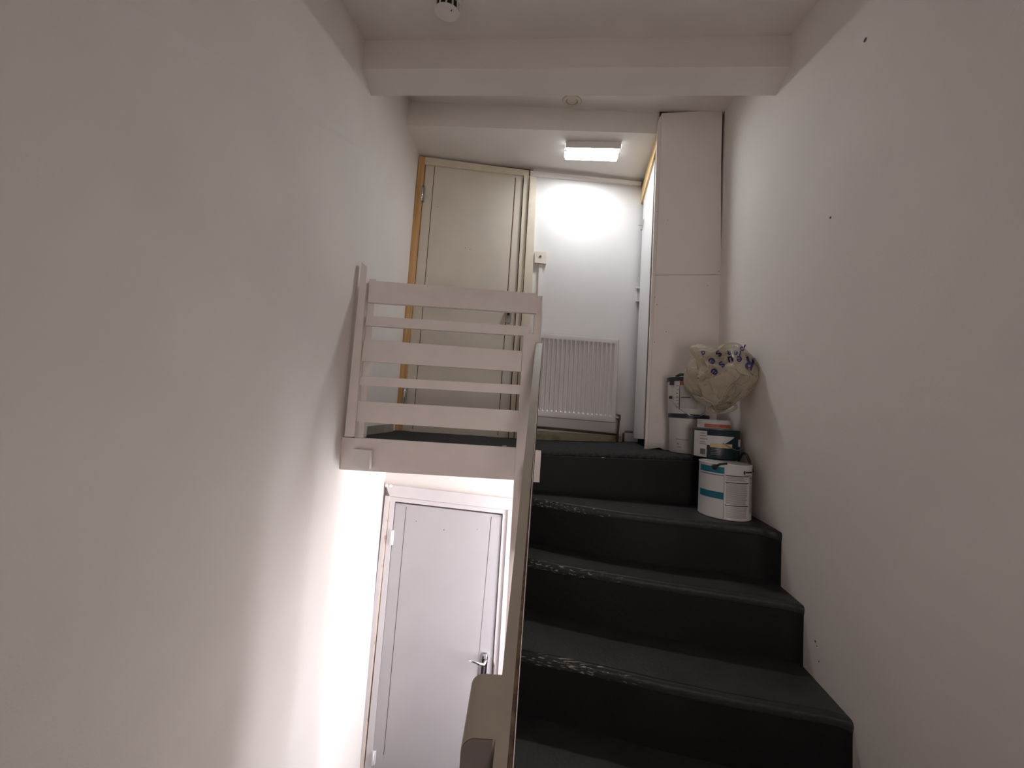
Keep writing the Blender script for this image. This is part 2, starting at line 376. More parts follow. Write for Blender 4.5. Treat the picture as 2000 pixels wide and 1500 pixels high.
finish('door_edge_strip', hexa(q([(960, 1010.5), (979.2, 1009), (962.5, 1270), (931, 1780), (916, 1780), (935, 1290)], 2.698), (0, .004, 0)), DOORL, leaf)
finish('door_edge_strip', hexa(q([(773.3, 985), (792.2, 988), (748.5, 1474), (730, 1700), (705, 1700), (727.5, 1474)], 2.698), (0, .004, 0)), DOORL, leaf)
for (x, y, y2) in ((764.5, 1036, 1065), (729, 1470, 1495)):
    h = finish('hinge', quad_at([(x-2, y), (x+4.5, y), (x+2, y2), (x-4.5, y2)], 2.684, .02), WHITE, d2, bevel=.002)
    finish('hinge_knuckle', tube([at(x+.6, y, Y=2.68), at(x-2, y2, Y=2.68)], .005), WHITE, h, smooth=True)
for (x, y, r) in ((813, 1018, .003), (867, 1035, .004), (932, 1034, .003)):
    finish('nail_hole', lathe(at(x, y, Y=2.6995), [(r, 0), (r*.7, .001)], axis=(0, -1, 0), seg=8), BROWN, leaf)
for (x, y) in ((755, 948), (763, 949)):
    finish('filler_spot', lathe(at(x, y, Y=2.6795), [(.012, 0), (.008, .002)], axis=(0, -1, 0), seg=10), WHITE, d2)
hp = finish('handle_plate', quad_at([(942.5, 1277), (945, 1275), (951, 1275.5), (953.5, 1279), (947, 1347), (936.5, 1346)], 2.688, .012), STEEL, d2, bevel=.003)
a = at(947.5, 1281, Y=2.67); b = at(949, 1290, Y=2.655); c = at(945, 1298.5, Y=2.64); d_ = at(936, 1296.5, Y=2.635); e_ = at(925, 1292, Y=2.635); f_ = at(914, 1290, Y=2.64)
finish('handle_lever', tube([at(947, 1288, Y=2.69), b, c, d_, e_, f_], [.010, .010, .0105, .009, .007, .005], seg=14), STEEL, hp, smooth=True)
finish('keyhole', quad_at([(944.5, 1304), (947.5, 1304), (946, 1316), (943.5, 1316)], 2.684, .004), STEELD, hp, bevel=.001)

# ---- strip of skirting and heating pipes under the radiator
finish('baseboard_back', hexa([(.10, 2.665, .0), (.79, 2.665, .015), (.79, 2.665, .062), (.10, 2.665, .062)], (0, .04, 0)), SKIRT, kind='structure', bevel=.004)

finish('baseboard_left', hexa([(-.842, 1.99, -.005), (-.842, 1.99, .048), (-.80, 2.60, .052), (-.80, 2.60, -.005)], (.012, 0, 0)), SKIRTG, kind='structure', bevel=.003)
# ---- right-hand strings and flight underside
def nos(k):                                         # front edge of step k in plan, left to right
    P = {1: [(.105, 1.785), (.20, 1.745), (.34, 1.685), (.50, 1.630), (.68, 1.590), (.86, 1.562), (.99, 1.540), (1.035, 1.520), (1.062, 1.470)],
         2: [(.098, 1.592), (.20, 1.555), (.34, 1.512), (.50, 1.468), (.68, 1.428), (.86, 1.390), (.99, 1.360), (1.03, 1.345), (1.050, 1.315)],
         3: [(.070, 1.322), (.20, 1.293), (.34, 1.262), (.53, 1.212), (.70, 1.175), (.86, 1.146), (.97, 1.128), (1.0, 1.115), (1.020, 1.085)]}
    if k == 0: return [(.105+i*.130, 1.925-.0056*i*2) for i in range(9)]
    if k in P: return P[k]
    dy = -.215*(k-3)
    return [(x-.004*min(k-3, 4), y+dy-.012*min(k-3, 3)*i/8) for i, (x, y) in enumerate(P[3])]
def offset(pl_, d): return [(x+.18*d, y+d) for x, y in pl_]
NS = 12
stair = thing('staircase', 'dark grey painted stair of turning steps climbing to the landing', 'staircase', (.55, 1.4, -2.4))
stair.name = 'staircase'
for k in range(1, NS):
    z = -.2*k; A = nos(k); B = offset(nos(k-1), .03)
    # tread board
    bm = bmesh.new(); cols = []
    for (x, y), (xb_, yb_) in zip(A, B):
        wob = .003*noise.noise(Vector((x*7, y*7, k)))
        cols.append([bm.verts.new(p) for p in ((x, y+.016, z+wob), (xb_, yb_, z+.002), (xb_, yb_, z-.035), (x, y+.016, z-.035))])
    for a, b in zip(cols, cols[1:]):
        for i in range(4): bm.faces.new([a[i], b[i], b[(i+1) % 4], a[(i+1) % 4]])
    bm.faces.new(cols[0]); bm.faces.new(cols[-1][::-1])
    t = finish('tread', bm, TREAD, stair)
    # rounded front edge
    bm = bmesh.new(); cols = []
    for (x, y) in A:
        wob = .003*noise.noise(Vector((x*7, y*7, k))); j = .002*noise.noise(Vector((x*22, 3, k)))
        prof = [(.0165, .0), (.008, -.0008), (.002-j, -.004), (-.001-j, -.010), (-.001, -.018), (.001, -.028), (.004, -.035), (.0165, -.035)]
        cols.append([bm.verts.new((x, y+dy, z+wob*(1 if i < 3 else 0)+dz)) for i, (dy, dz) in enumerate(prof)])
    for a, b in zip(cols, cols[1:]):
        for i in range(len(a)): bm.faces.new([a[i], b[i], b[(i+1) % len(a)], a[(i+1) % len(a)]])
    bm.faces.new(cols[0]); bm.faces.new(cols[-1][::-1])
    finish('nosing', bm, NOSE, t, smooth=True)
for k in range(0, NS):
    z = -.2*k; A = offset(nos(k), .003)
    ztop = z-.034; zbot = z-.2+.0
    if k == 0: A = [(x, y-.022) for x, y in A]; ztop = -.02
    bm = bmesh.new(); cols = []
    for (x, y) in A:
        zz = ztop if k else ztop+zf(x, y)
        cols.append([bm.verts.new(p) for p in ((x, y, zz), (x+.003, y+.022, zz), (x+.003, y+.022, zbot), (x, y, zbot))])
    for a, b in zip(cols, cols[1:]):
        for i in range(4): bm.faces.new([a[i], b[i], b[(i+1) % 4], a[(i+1) % 4]])
    bm.faces.new(cols[0]); bm.faces.new(cols[-1][::-1])
    smooth_by_angle(finish('riser', bm, RISER, stair), 1.2)
# white outer string
strp = [(1.915, -.02), (1.80, -.10), (1.60, -.30), (1.35, -.50), (1.10, -.76), (.6, -1.22), (-.3, -2.05), (-.3, -2.38), (.6, -1.60), (1.10, -1.12), (1.35, -.86), (1.60, -.64), (1.915, -.36)]
finish('string', hexa([(.036+.075*(y-1.15), y, z) for y, z in strp], (.03, 0, 0)), RAIL, stair, label='white side board of the stair')
finish('stair_soffit', hexa([(.09, 1.93, -.42), (1.20, 1.93, -.42), (.95, -.28, -2.41), (.09, -.28, -2.41)], (0, .02, -.05)), WALL, stair)
# wall below the string, open under the top of the flight
finish('wall_spandrel', hexa([(.075, -1.5, -2.4), (.075, 1.85, -2.4), (.075, 1.85, -.36), (.075, 1.55, -.66), (.075, .6, -1.60), (.075, -.25, -2.36), (.075, -1.5, -2.36)], (.022, 0, 0)), WALL, kind='structure')

# ================================================================== THINGS
# ---- balustrade on the landing
bal = thing('landing_balustrade', 'white gloss balustrade of horizontal boards across the landing edge', 'balustrade', (-.36, 1.96, 0))
finish('wall_post', hexa([at(706, 512, Y=1.93), at(717.5, 522, Y=1.93), at(692, 853, Y=1.93), at(672.5, 853, Y=1.93)], (0, .04, 0)), RAIL, bal, bevel=.002)
finish('batten', hexa([at(722, 545, Y=1.972), at(735, 545, Y=1.972), at(709, 855, Y=1.972), at(693, 855, Y=1.972)], (0, .045, 0)), RAIL, bal, bevel=.002)
for r_ in ([(723, 548), (1051, 573), (1048, 612), (718, 590)], [(716, 616.5), (1036, 638), (1031, 656), (713, 635.5)],
           [(711, 663), (1019, 685.5), (1017.5, 726), (706, 705)], [(705, 735), (1017, 752), (1015.5, 770), (701, 752)],
           [(699, 783), (1014, 802), (1011.5, 844), (696, 823.5)]):
    finish('rail', hexa([at(x, y, Y=1.945) for x, y in r_], (0, .026, 0)), RAIL, bal, bevel=.0025)
npost = finish('newel_post', hexa([at(1046, 577, Y=1.972), at(1060, 578, Y=1.972), at(1047, 830, Y=1.972), at(1008, 1500, Y=1.972)-Vector((0, 0, .3)), at(985, 1500, Y=1.972)-Vector((0, 0, .3)), at(1033, 830, Y=1.972)], (0, .075, 0)), RAIL, bal, bevel=.003)
finish('newel_face', hexa([at(1023, 651, Y=1.935), at(1047, 653, Y=1.935), at(1031, 900, Y=1.935), at(1005, 1330, Y=1.935), at(981.5, 1330, Y=1.935), at(1004, 937, Y=1.935)], (0, .037, 0)), RAIL, bal, bevel=.002, label='lower front board of the newel post')
finish('post_highlight', tube([at(1058.5, 578, Y=1.966), at(1057.5, 600, Y=1.966), at(1058, 612, Y=1.966), at(1056, 650, Y=1.966), at(1053, 690, Y=1.966)], [.004, .003, .0045, .0035, .002], seg=6), WHITE, bal, label='white bead drawn as the gloss highlight on the post arris')  # gloss highlight along the edge, modelled as a white bead
for a_, b_ in (((1036, 637), (1041, 650)),):
    finish('paint_chip', tube([at(*a_, Y=1.940), at(*b_, Y=1.934)], [.003, .002], seg=6), WHITE, bal)

# ---- sloping stair handrail and its near post
def rail_l(y): return .0247+.0855*(y-.944)         # left and right edge of the top in plan
def rail_r(y): return .0378+.0914*(y-.777)
def rail_c(y): return .0505+.0765*(y-.777)         # outer face of the edge strip
def rail_z(y): return .55-.9*(1.93-y)
hr = thing('stair_handrail', 'cream painted sloping handrail running down from the newel post toward the viewer', 'handrail', (.06, 1.0, -1.2))
ys = (1.93, .40)
def bar(l, r, top, dep): return prism(bmesh.new(), *[[Vector((l(y), y, top(y))), Vector((r(y), y, top(y))), Vector((r(y), y, top(y)-dep)), Vector((l(y), y, top(y)-dep))] for y in ys])
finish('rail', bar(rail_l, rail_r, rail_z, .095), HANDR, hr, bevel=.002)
finish('edge_strip', bar(lambda y: rail_c(y)-.0018, rail_c, lambda y: rail_z(y)-.004, .07), RAIL, hr)
finish('gap_shade_strip', bar(lambda y: rail_r(y)+.0002, lambda y: max(rail_c(y)-.002, rail_r(y)+.0008), lambda y: rail_z(y)-.012, .06), BROWN, hr)  # brown fill stands in for the unlit gap beside the rail
def post_ring(y, zt, l, r, R=.027, bot=-1.6):
    return [Vector((r, y, zt))]+[Vector((l+R+R*math.cos(PI/2+i/10*PI/2), y, zt-R+R*math.sin(PI/2+i/10*PI/2))) for i in range(11)]+[Vector((l, y, bot)), Vector((r, y, bot))]
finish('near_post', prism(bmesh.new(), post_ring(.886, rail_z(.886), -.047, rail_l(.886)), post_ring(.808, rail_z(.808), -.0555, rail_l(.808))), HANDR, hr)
finish('post_face_shade', hexa(post_ring(.8075, rail_z(.808)-.002, -.0545, .0075, bot=-1.59), (0, -.002, 0)), NEWELF, hr, label='front face of the near post, coloured darker as shade')  # thin dark sheet, the front's shade is in its colour

# ---- junction box on the fascia
jb = thing('junction_box', 'square white plastic cable box screwed to the left end of the landing fascia', 'electrical box', at(705, 900, Y=1.945))
bx = finish('box_body', hexa([at(688, 876.5, Y=1.908), at(724, 880, Y=1.908), at(721, 916.5, Y=1.908), at(687, 913, Y=1.908)], (0, .042, 0)), PLASTIC, jb, bevel=.002)
for p in ((693, 895), (719, 898)):
    finish('screw', lathe(at(*p, Y=1.909), [(.0022, 0), (.0015, .001)], axis=(0, -1, 0), seg=10), STEELD, jb)

# ---- aerial outlet and its cable trunking
ou = thing('wall_outlet', 'cream square outlet plate with round centre socket on the back wall', 'wall outlet', at(1055, 502, Y=2.70))
finish('face_plate', hexa([at(1045, 490.5, Y=2.678), at(1068, 492.5, Y=2.678), at(1067, 515, Y=2.678), at(1044, 513, Y=2.678)], (0, .027, 0)), PLASTIC2, ou, bevel=.002)
finish('socket', lathe(at(1055.5, 501, Y=2.679), [(.010, 0), (.010, .004), (.006, .004), (.006, .001)], axis=(0, -1, 0), seg=20), SKIRT, ou)
for p in ((1048.3, 501), (1064, 502.5)):
    finish('screw', lathe(at(*p, Y=2.679), [(.003, 0), (.002, .0012)], axis=(0, -1, 0), seg=8), STEELD, ou)
tk = finish('cable_trunking', hexa([at(1053, 513.5, Y=2.69), at(1060, 514, Y=2.69), at(1044, 850, Y=2.69), at(1036.5, 850, Y=2.69)], (0, .016, 0)), PLASTIC, None, bevel=.0015)
tk['label'] = 'narrow white cable trunking running down the wall below the outlet plate'; tk['category'] = 'cable trunking'
# ---- radiator
YR = 2.60
ra = thing('radiator', 'white ribbed panel radiator on the back wall behind the newel post', 'radiator', at(1130, 830, Y=2.66))
rt = [at(1040, 649, Y=YR), at(1210.5, 662, Y=YR), at(1203, 826.5, Y=YR), at(1030, 812.5, Y=YR)]
def rp(s, t):                                      # s along the width, t from top to bottom
    return rt[0].lerp(rt[1], s).lerp(rt[3].lerp(rt[2], s), t)
def panel():
    bm = bmesh.new(); n = 18; S_ = [0, .012]; D_ = [.010, 0]; fl = [0, 0]
    w0, w1 = .045, .955
    for i in range(n):
        c = w0+(i+.5)/n*(w1-w0); h = (w1-w0)/n
        for ds, dd in ((-.36, 0), (-.20, 1), (.20, 1), (.36, 0)): S_.append(c+ds*h); fl.append(dd); D_.append(0)
    S_ += [.988, 1]; fl += [0, 0]; D_ += [0, .010]
    T_ = [(0, 0, .012), (.006, 0, .002), (.018, 0, 0), (.058, 0, 0), (.085, 1, 0), (.905, 1, 0), (.925, 0, 0), (.975, 0, 0), (.99, 0, .002), (1, 0, .012)]
    g = []
    for t, k, e in T_:
        g.append([bm.verts.new(rp(s, t)+Vector((0, .012*f*k+max(e, d), 0))) for s, f, d in zip(S_, fl, D_)])
    for a, b in zip(g, g[1:]):
        for i in range(len(a)-1): bm.faces.new([a[i], a[i+1], b[i+1], b[i]])
    ring = [g[0][i] for i in range(len(S_))]+[g[r][-1] for r in range(1, len(g))]+[g[-1][i] for i in range(len(S_)-2, -1, -1)]+[g[r][0] for r in range(len(g)-2, 0, -1)]
    back = [bm.verts.new(v.co+Vector((0, .045, 0))) for v in ring]
    for i in range(len(ring)): bm.faces.new([ring[i], ring[(i+1) % len(ring)], back[(i+1) % len(ring)], back[i]])
    bm.faces.new(back)
    return bm
smooth_by_angle(finish('front_panel', panel(), RADM, ra), .5)
bm = bmesh.new()
for i in range(2):
    for s in (.25, .85):
        p = rp(s, .06+.85*i); box(p.x-.015, p.x+.015, YR+.05, 2.704, p.z-.02, p.z+.02, bm)
finish('wall_bracket', bm, STEELD, ra, kind='stuff')
p0 = rp(.99, .93)+Vector((0, .03, 0))
v = finish('valve', tube([p0, p0+Vector((.022, 0, -.002)), p0+Vector((.034, 0, -.004))], [.009, .013, .012], seg=12), STEELD, ra, smooth=True)
finish('valve_cap', lathe(p0+Vector((.034, 0, -.02)), [(.011, 0), (.012, .03), (.008, .04)], seg=12), COPPER, v)
pp = p0+Vector((.034, 0, -.01))
finish('pipe', tube([pp, pp+Vector((-.001, 0, -.05)), pp+Vector((-.004, .005, -.12)), (pp.x-.004, pp.y+.005, .012)], .0075), COPPER, ra, smooth=True)
hpz = .085
pipe = finish('heating_pipe', tube([(.10, 2.655, hpz+.004), (.35, 2.655, hpz), (.55, 2.655, hpz-.006), (.765, 2.655, hpz-.012)], .008), COPPER, None, smooth=True)
pipe['label'] = 'grimy brown pipe running along the top of the skirting under the radiator'; pipe['category'] = 'pipe'
pipe2 = finish('floor_pipe', tube([(.800, 2.66, .008), (.800, 2.66, .085), (.815, 2.66, .098), (.862, 2.66, .098)], .0075), COPPER, None, smooth=True)
pipe2['label'] = 'short dark elbow pipe rising from the floor right of the radiator valve'; pipe2['category'] = 'pipe'
# ---- wall plate by the cupboard door
wp = thing('corner_bracket', 'small white plastic clip on the back wall corner beside the white cupboard door', 'clip', at(1246, 575, Y=2.69))
finish('backing', hexa([at(1244, 561, Y=2.69), at(1251, 561.5, Y=2.69), at(1249.5, 588, Y=2.69), at(1243, 587, Y=2.69)], (0, .015, 0)), BACKW, wp)
for yy in (561.5, 587):
    finish('lug', hexa([at(1242.5, yy-1.5, Y=2.68), at(1251, yy-1, Y=2.68), at(1251, yy+1.5, Y=2.68), at(1242.5, yy+1, Y=2.68)], (0, .02, 0)), WHITE, wp)

# ---- built-in cupboard on the right of the landing
cu = thing('cupboard', 'tall boxed cupboard of painted boards between back wall and right wall', 'cupboard', (.98, 2.2, 0))
def on(pix, pl): return [at(x, y, pl=pl) for x, y in pix]
nP = Vector((.154, 1, 0)).normalized()*.018
finish('upper_board', hexa(on([(1293, 221), (1411, 215), (1408.5, 320), (1408, 536.2), (1280.5, 536.6)], PANEL), nP), PLAST, cu)
finish('lower_board', hexa(on([(1280.4, 537.6), (1413.2, 537.2), (1413.2, 640), (1411, 900), (1300, 880), (1288, 874), (1265, 877.5)], PANEL), nP), PLAST, cu)
lst = on([(1285.5, 234), (1292.6, 221.5), (1268, 700), (1263.8, 877.5), (1259.5, 877), (1264, 700)], PANEL)
finish('corner_strip', hexa([at(1284.5, 238, pl=PANEL), at(1292.6, 221.5, pl=PANEL), at(1280.2, 537, pl=PANEL), at(1264.6, 877.5, pl=PANEL), at(1259.5, 877, pl=PANEL), at(1274, 537, pl=PANEL)], nP), RAIL, cu)
finish('dark_backing', hexa([p+nP*2 for p in on([(1291, 212), (1416, 212), (1416, 900), (1268, 885)], PANEL)], nP*.5), DARK, cu)
finish('timber_packer', hexa([p+nP*.9 for p in on([(1290, 213.5), (1306, 213.5), (1306, 221), (1290, 221.5)], PANEL)], nP), BLACKP, cu)
finish('timber_packer', hexa([p+nP*.9 for p in on([(1306, 215), (1411, 212), (1411, 215.6), (1306, 220.8)], PANEL)], nP), BROWN, cu)
for (x, y) in ((1304, 430), (1301, 648), (1283, 413), (1382, 558), (1278, 668), (1404, 530), (1279, 580), (1283, 595)):
    finish('screw_hole', lathe(at(x, y, pl=PANEL), [(.003, -.001), (.002, .0008)], axis=(-.154, -1, 0), seg=8), BROWN, cu)
def sd(t, z, o=0): y = 2.2+.5*t; return Vector((.8+.154*(y-2.2)+o, y-.154*o, z))      # point on the side plane
dr = finish('side_door', hexa([sd(.22, .075), sd(.93, .055), sd(.93, 1.79), sd(.22, 1.86)], Vector((.03, 0, 0))), WHITE, cu, label='glossy white door in the cupboard side')
finish('door_jamb', hexa([sd(.10, .085, .01), sd(.21, .08, .004), sd(.21, 1.87, .004), sd(.10, 1.88, .01)], Vector((.03, 0, 0))), BROWN, cu, label='rough brown unpainted door edge')
finish('dark_lining', hexa([sd(.08, .0, .035), sd(1.0, .0, .035), sd(1.0, 1.95, .035), sd(.08, 2.0, .035)], Vector((.01, 0, 0))), DARK, cu)
finish('head_board', hexa([sd(.04, 1.86, -.012), sd(1.0, 1.775, -.012), sd(1.0, 1.885, -.012), sd(.04, 2.0, -.012)], Vector((.03, 0, 0))), PINE2, cu, label='raw pine head board over the side door')
lt = finish('latch', hexa([at(1254, 428, Y=2.60), at(1258, 429, Y=2.60), at(1255, 449, Y=2.60), at(1252, 448, Y=2.60)], (.0, .012, 0)), STEELD, dr)
finish('latch_pin', tube([at(1247, 440, Y=2.60), at(1250, 439.5, Y=2.60), at(1255, 440, Y=2.60)], .003), STEELD, dr)

# ---- ceiling light
ly = at(1154, 300, pl=((.0545, 0, 1), 1.95))
cl = thing('ceiling_light', 'lit rectangular white panel light on the low back ceiling', 'ceiling light', ly+Vector((0, 0, .05)))
PL = ((.0545, 0, 1), 1.952)
A = [at(x, y, pl=PL) for x, y in ((1106, 288.5), (1210.5, 290.8), (1203.5, 315), (1104, 311.5))]
cen = sum(A, Vector())/4
up = Vector((.0545, 0, 1)).normalized()
O = [cen+(p-cen)*1.04 for p in A]
bm = bmesh.new()
ringI = [p+up*.004 for p in A]
o0 = [bm.verts.new(p) for p in O]; i0 = [bm.verts.new(cen+(p-cen)*1.0) for p in A]; o1 = [bm.verts.new(p+up*.046) for p in O]; i1 = [bm.verts.new(cen+(p-cen)*1.0+up*.006) for p in A]
for i in range(4):
    j = (i+1) % 4
    bm.faces.new([o0[i], o0[j], i0[j], i0[i]]); bm.faces.new([o0[i], o1[i], o1[j], o0[j]]); bm.faces.new([i0[i], i0[j], i1[j], i1[i]])
bm.faces.new(o1); bm.faces.new(i1[::-1])
finish('housing', bm, PLASTIC, cl)
finish('diffuser', hexa([cen+(p-cen)*.995+up*.0005 for p in A], up*.004), LEDM, cl)
LEDS = emit('led_end_slot', (.9, .95, 1.0), LED*.06)
for (i, j) in ((0, 3), (1, 2)):
    a, b = O[i], O[j]; out = ((a+b)/2-cen).normalized()*.0025
    for s0, s1 in ((.06, .32), (.68, .94)):
        finish('end_slot', hexa([a.lerp(b, s0)+up*.012, a.lerp(b, s1)+up*.012, a.lerp(b, s1)+up*.034, a.lerp(b, s0)+up*.034], out), LEDS, cl)

# ---- recessed downlight
dc = at(1117, 197, pl=CMID)
dl = thing('downlight', 'unlit round white recessed downlight in the ceiling strip behind the beam', 'downlight', dc)
nd = Vector((-.0545, .2, -1)).normalized()
finish('ring', lathe(dc-nd*.002, [(.036, .001), (.056, .001), (.0575, .004), (.052, .011), (.041, .011), (.036, .001)], axis=nd, seg=40, cap=False), PLASTIC2, dl, smooth=True)
finish('lamp', lathe(dc-nd*.002, [(.030, .001), (.030, .005), (.020, .006)], axis=nd, seg=32), PLASTIC2, dl)
finish('recess', lathe(dc-nd*.002, [(.037, .0005), (.037, .003)], axis=nd, seg=32), INK, dl)
finish('shadow_rim', lathe(dc-nd*.002, [(.060, .0005), (.060, .0035)], axis=nd, seg=40), SKIRT, dl)

# ---- smoke detector on the sloping stair ceiling
nC = Vector((.034, -.30, 1)).normalized()
PC = ((.034, -.30, 1), 1.862-.30*1.482)
PC2 = (PC[0], PC[1]-.060*math.sqrt(1+.034**2+.30**2))
dn = -nC
dp = at(873, 30, pl=PC2)-dn*.060
sm = thing('smoke_detector', 'white domed smoke detector with dark vents on the sloping stair ceiling', 'smoke detector', dp)
qd = Vector((0, 0, 1)).rotation_difference(dn)
finish('base', lathe(dp-dn*.002, [(.058, 0), (.060, .006), (.058, .018), (.052, .022)], axis=dn, seg=40), PLASTIC, sm)
finish('vent_core', lathe(dp, [(.044, .020), (.044, .052)], axis=dn, seg=32), BLACKP, sm)
finish('cap', lathe(dp, [(.050, .0455), (.0515, .048), (.049, .054), (.038, .059), (.020, .062), (.002, .063)], axis=dn, seg=40), PLASTIC, sm, smooth=True)
for k in range(12):
    a = 2*PI*k/12+.12
    finish('vent_rib', tube([dp+qd@Vector((.049*math.cos(a), .049*math.sin(a), .020)), dp+qd@Vector((.050*math.cos(a), .050*math.sin(a), .047))], .0036, seg=6), PLASTIC, sm)
finish('indicator', lathe(dp+qd@Vector((.016, .034, .0585)), [(.003, 0), (.0025, .003)], axis=dn, seg=10), INK, sm)

# ---- paint pots ------------------------------------------------------------
def wrap(c, r, a0, a1, z0, z1, th=.0012, n=8, bm=None):          # a printed patch bent round a pot
    bm = bm or bmesh.new(); A = []; B = []
    cols = []
    for i in range(n+1):
        a = a0+(a1-a0)*i/n; u = Vector((math.cos(a), math.sin(a), 0))
        cols.append([bm.verts.new(Vector(c)+u*rr+Vector((0, 0, z))) for rr, z in ((r, z0), (r+th, z0), (r+th, z1), (r, z1))])
    for p, q_ in zip(cols, cols[1:]):
        for i in range(4): bm.faces.new([p[i], q_[i], q_[(i+1) % 4], p[(i+1) % 4]])
    bm.faces.new(cols[0]); bm.faces.new(cols[-1][::-1])
    return bm
D2R = PI/180
def pot(name, label, cat, c, r, h, body, rimmat=None, taper=.95, rimh=.018, group='paint pots in the corner'):
    t = thing(name, label, cat, c, group)
    prof = [(r*taper*.97, 0), (r*taper, .004), (r, h-rimh), (r, h)] if rimmat else [(r-.002, .0), (r, .003), (r-.001, .006), (r-.001, h-.006), (r+.001, h-.003), (r-.001, h)]
    smooth_by_angle(finish('body', lathe(c, prof), body, t), .6)
    if rimmat:
        smooth_by_angle(finish('lid', lathe(Vector(c)+Vector((0, 0, h-rimh)), [(r+.001, -.004), (r+.006, -.002), (r+.006, rimh-.002), (r+.002, rimh), (r-.008, rimh), (r-.010, rimh-.004)]), rimmat, t), .6)
    else:
        smooth_by_angle(finish('lid', lathe(Vector(c)+Vector((0, 0, h)), [(r-.003, -.001), (r-.003, .001), (r-.010, .001), (r-.012, -.0005)]), STEELD, t), .6)
    return t
zB = .030
# B: lower white bucket
cB = (.968, 2.062, zB); rB = .096; hB = .205
B_ = pot('paint_bucket', 'white plastic paint bucket on the landing, lower of the stacked pair by the cupboard', 'paint bucket', cB, rB, hB, BKT, RIM)
f0 = -90*D2R
def ang(deg): return (-90+deg)*D2R                      # 0 = toward the stair, + = to the right
bm = wrap(cB, rB*.972, ang(-62), ang(-22), .070, .074)
finish('printed_line', bm, INKG, B_)
bm = wrap(cB, rB*.965, ang(-58), ang(-52), .045, .052); wrap(cB, rB*.963, ang(-58), ang(-44), .030, .034, bm=bm)
finish('printed_text', bm, INKG, B_, kind='stuff')
# A: upper white bucket
cA = (.955, 2.060, zB+hB+.001); rA = .098; hA = .195
A_ = pot('paint_bucket', 'white plastic paint bucket with black side lettering, stacked on top of another bucket', 'paint bucket', cA, rA, hA, BKT, RIM)
bm = wrap(cA, rA*.985, ang(-46.5), ang(-45), .02, .172)
finish('printed_line', bm, INK, A_)
bm = wrap(cA, rA*.99, ang(-45), ang(-20), .150, .174)
red = finish('red_label', bm, LABR, A_)
bm = wrap(cA, rA*.985, ang(-44), ang(8), .028, .146)
finish('printed_panel', bm, LABG, A_, label='grey printed panel')
bm = wrap(cA, rA*.988+.0012, ang(-41), ang(-15), .084, .088); finish('printed_line', bm, INK, A_)
def letters(txt, size, place, material, name, parent, bold=0):  # flat text laid on a surface: place(u, v) -> world point
    cu_ = bpy.data.curves.new(name, 'FONT'); cu_.body = txt; cu_.size = size; cu_.align_x = 'CENTER'; cu_.align_y = 'CENTER'; cu_.resolution_u = 3; cu_.offset = size*bold
    ob = bpy.data.objects.new(name, cu_); COL.objects.link(ob)
    me = bpy.data.meshes.new_from_object(ob.evaluated_get(bpy.context.evaluated_depsgraph_get()))
    bpy.data.objects.remove(ob); bm = bmesh.new(); bm.from_mesh(me); bpy.data.meshes.remove(me)
    bmesh.ops.triangulate(bm, faces=bm.faces)
    for _ in range(3):
        es = [e for e in bm.edges if e.calc_length() > size*.16]
        if es: bmesh.ops.subdivide_edges(bm, edges=es, cuts=1, use_grid_fill=False); bmesh.ops.triangulate(bm, faces=bm.faces)
    for v in bm.verts: v.co = place(v.co.x, v.co.y)
    return finish(name, bm, material, parent, kind='stuff', keep=True)
def side_text(c, r, deg, z, vertical):
    def place(u, v):
        if vertical: u, v = -v*1.0, u
        a = ang(deg)+u/r; return Vector(c)+Vector((math.cos(a)*(r+.0022), math.sin(a)*(r+.0022), z+v))
    return place
for ch, zz in (('T', .147), ('L', .127), ('P', .107), ('D', .088), ('L', .070), ('L', .052), ('4', .034)):
    letters(ch, .017, side_text(cA, rA*.982, -52, zz, True), INK, 'printed_letter', A_)
def wire(c, r, zc, sag, a0, a1, fwd, n=20, th=.0016):
    pts = []
    for i in range(n+1):
        s = i/n; a = a0+(a1-a0)*s
        pts.append(Vector(c)+Vector((math.cos(a)*(r+.004), math.sin(a)*(r+.004), zc-sag*math.sin(PI*s))))
    return tube(pts, th, seg=6)
hd = finish('handle', wire(cA, rA+.003, .085, .095, ang(-76), ang(76), 1), STEEL, A_, smooth=True, label='thin wire carrying handle')
finish('handle_pivot', lathe(Vector(cA)+Vector((math.cos(ang(-76))*rA, math.sin(ang(-76))*rA, .085)), [(.009, 0), (.009, .008), (.005, .012)], axis=(math.cos(ang(-76)), math.sin(ang(-76)), 0), seg=12), BLACKP, hd)
hz = Vector(cA)+Vector((0, 0, hA))
finish('lid_grip', tube([hz+Vector((-.065, .0, .006)), hz+Vector((-.045, -.01, .018)), hz+Vector((-.01, -.02, .020)), hz+Vector((.03, -.02, .015))], [.006, .009, .006, .004], seg=8), BLACKP, A_, smooth=True)
bm = wrap(cA, rA+.004, ang(-80), ang(-64), .150, .180, th=.004); finish('lid_tab', bm, RIM, A_)
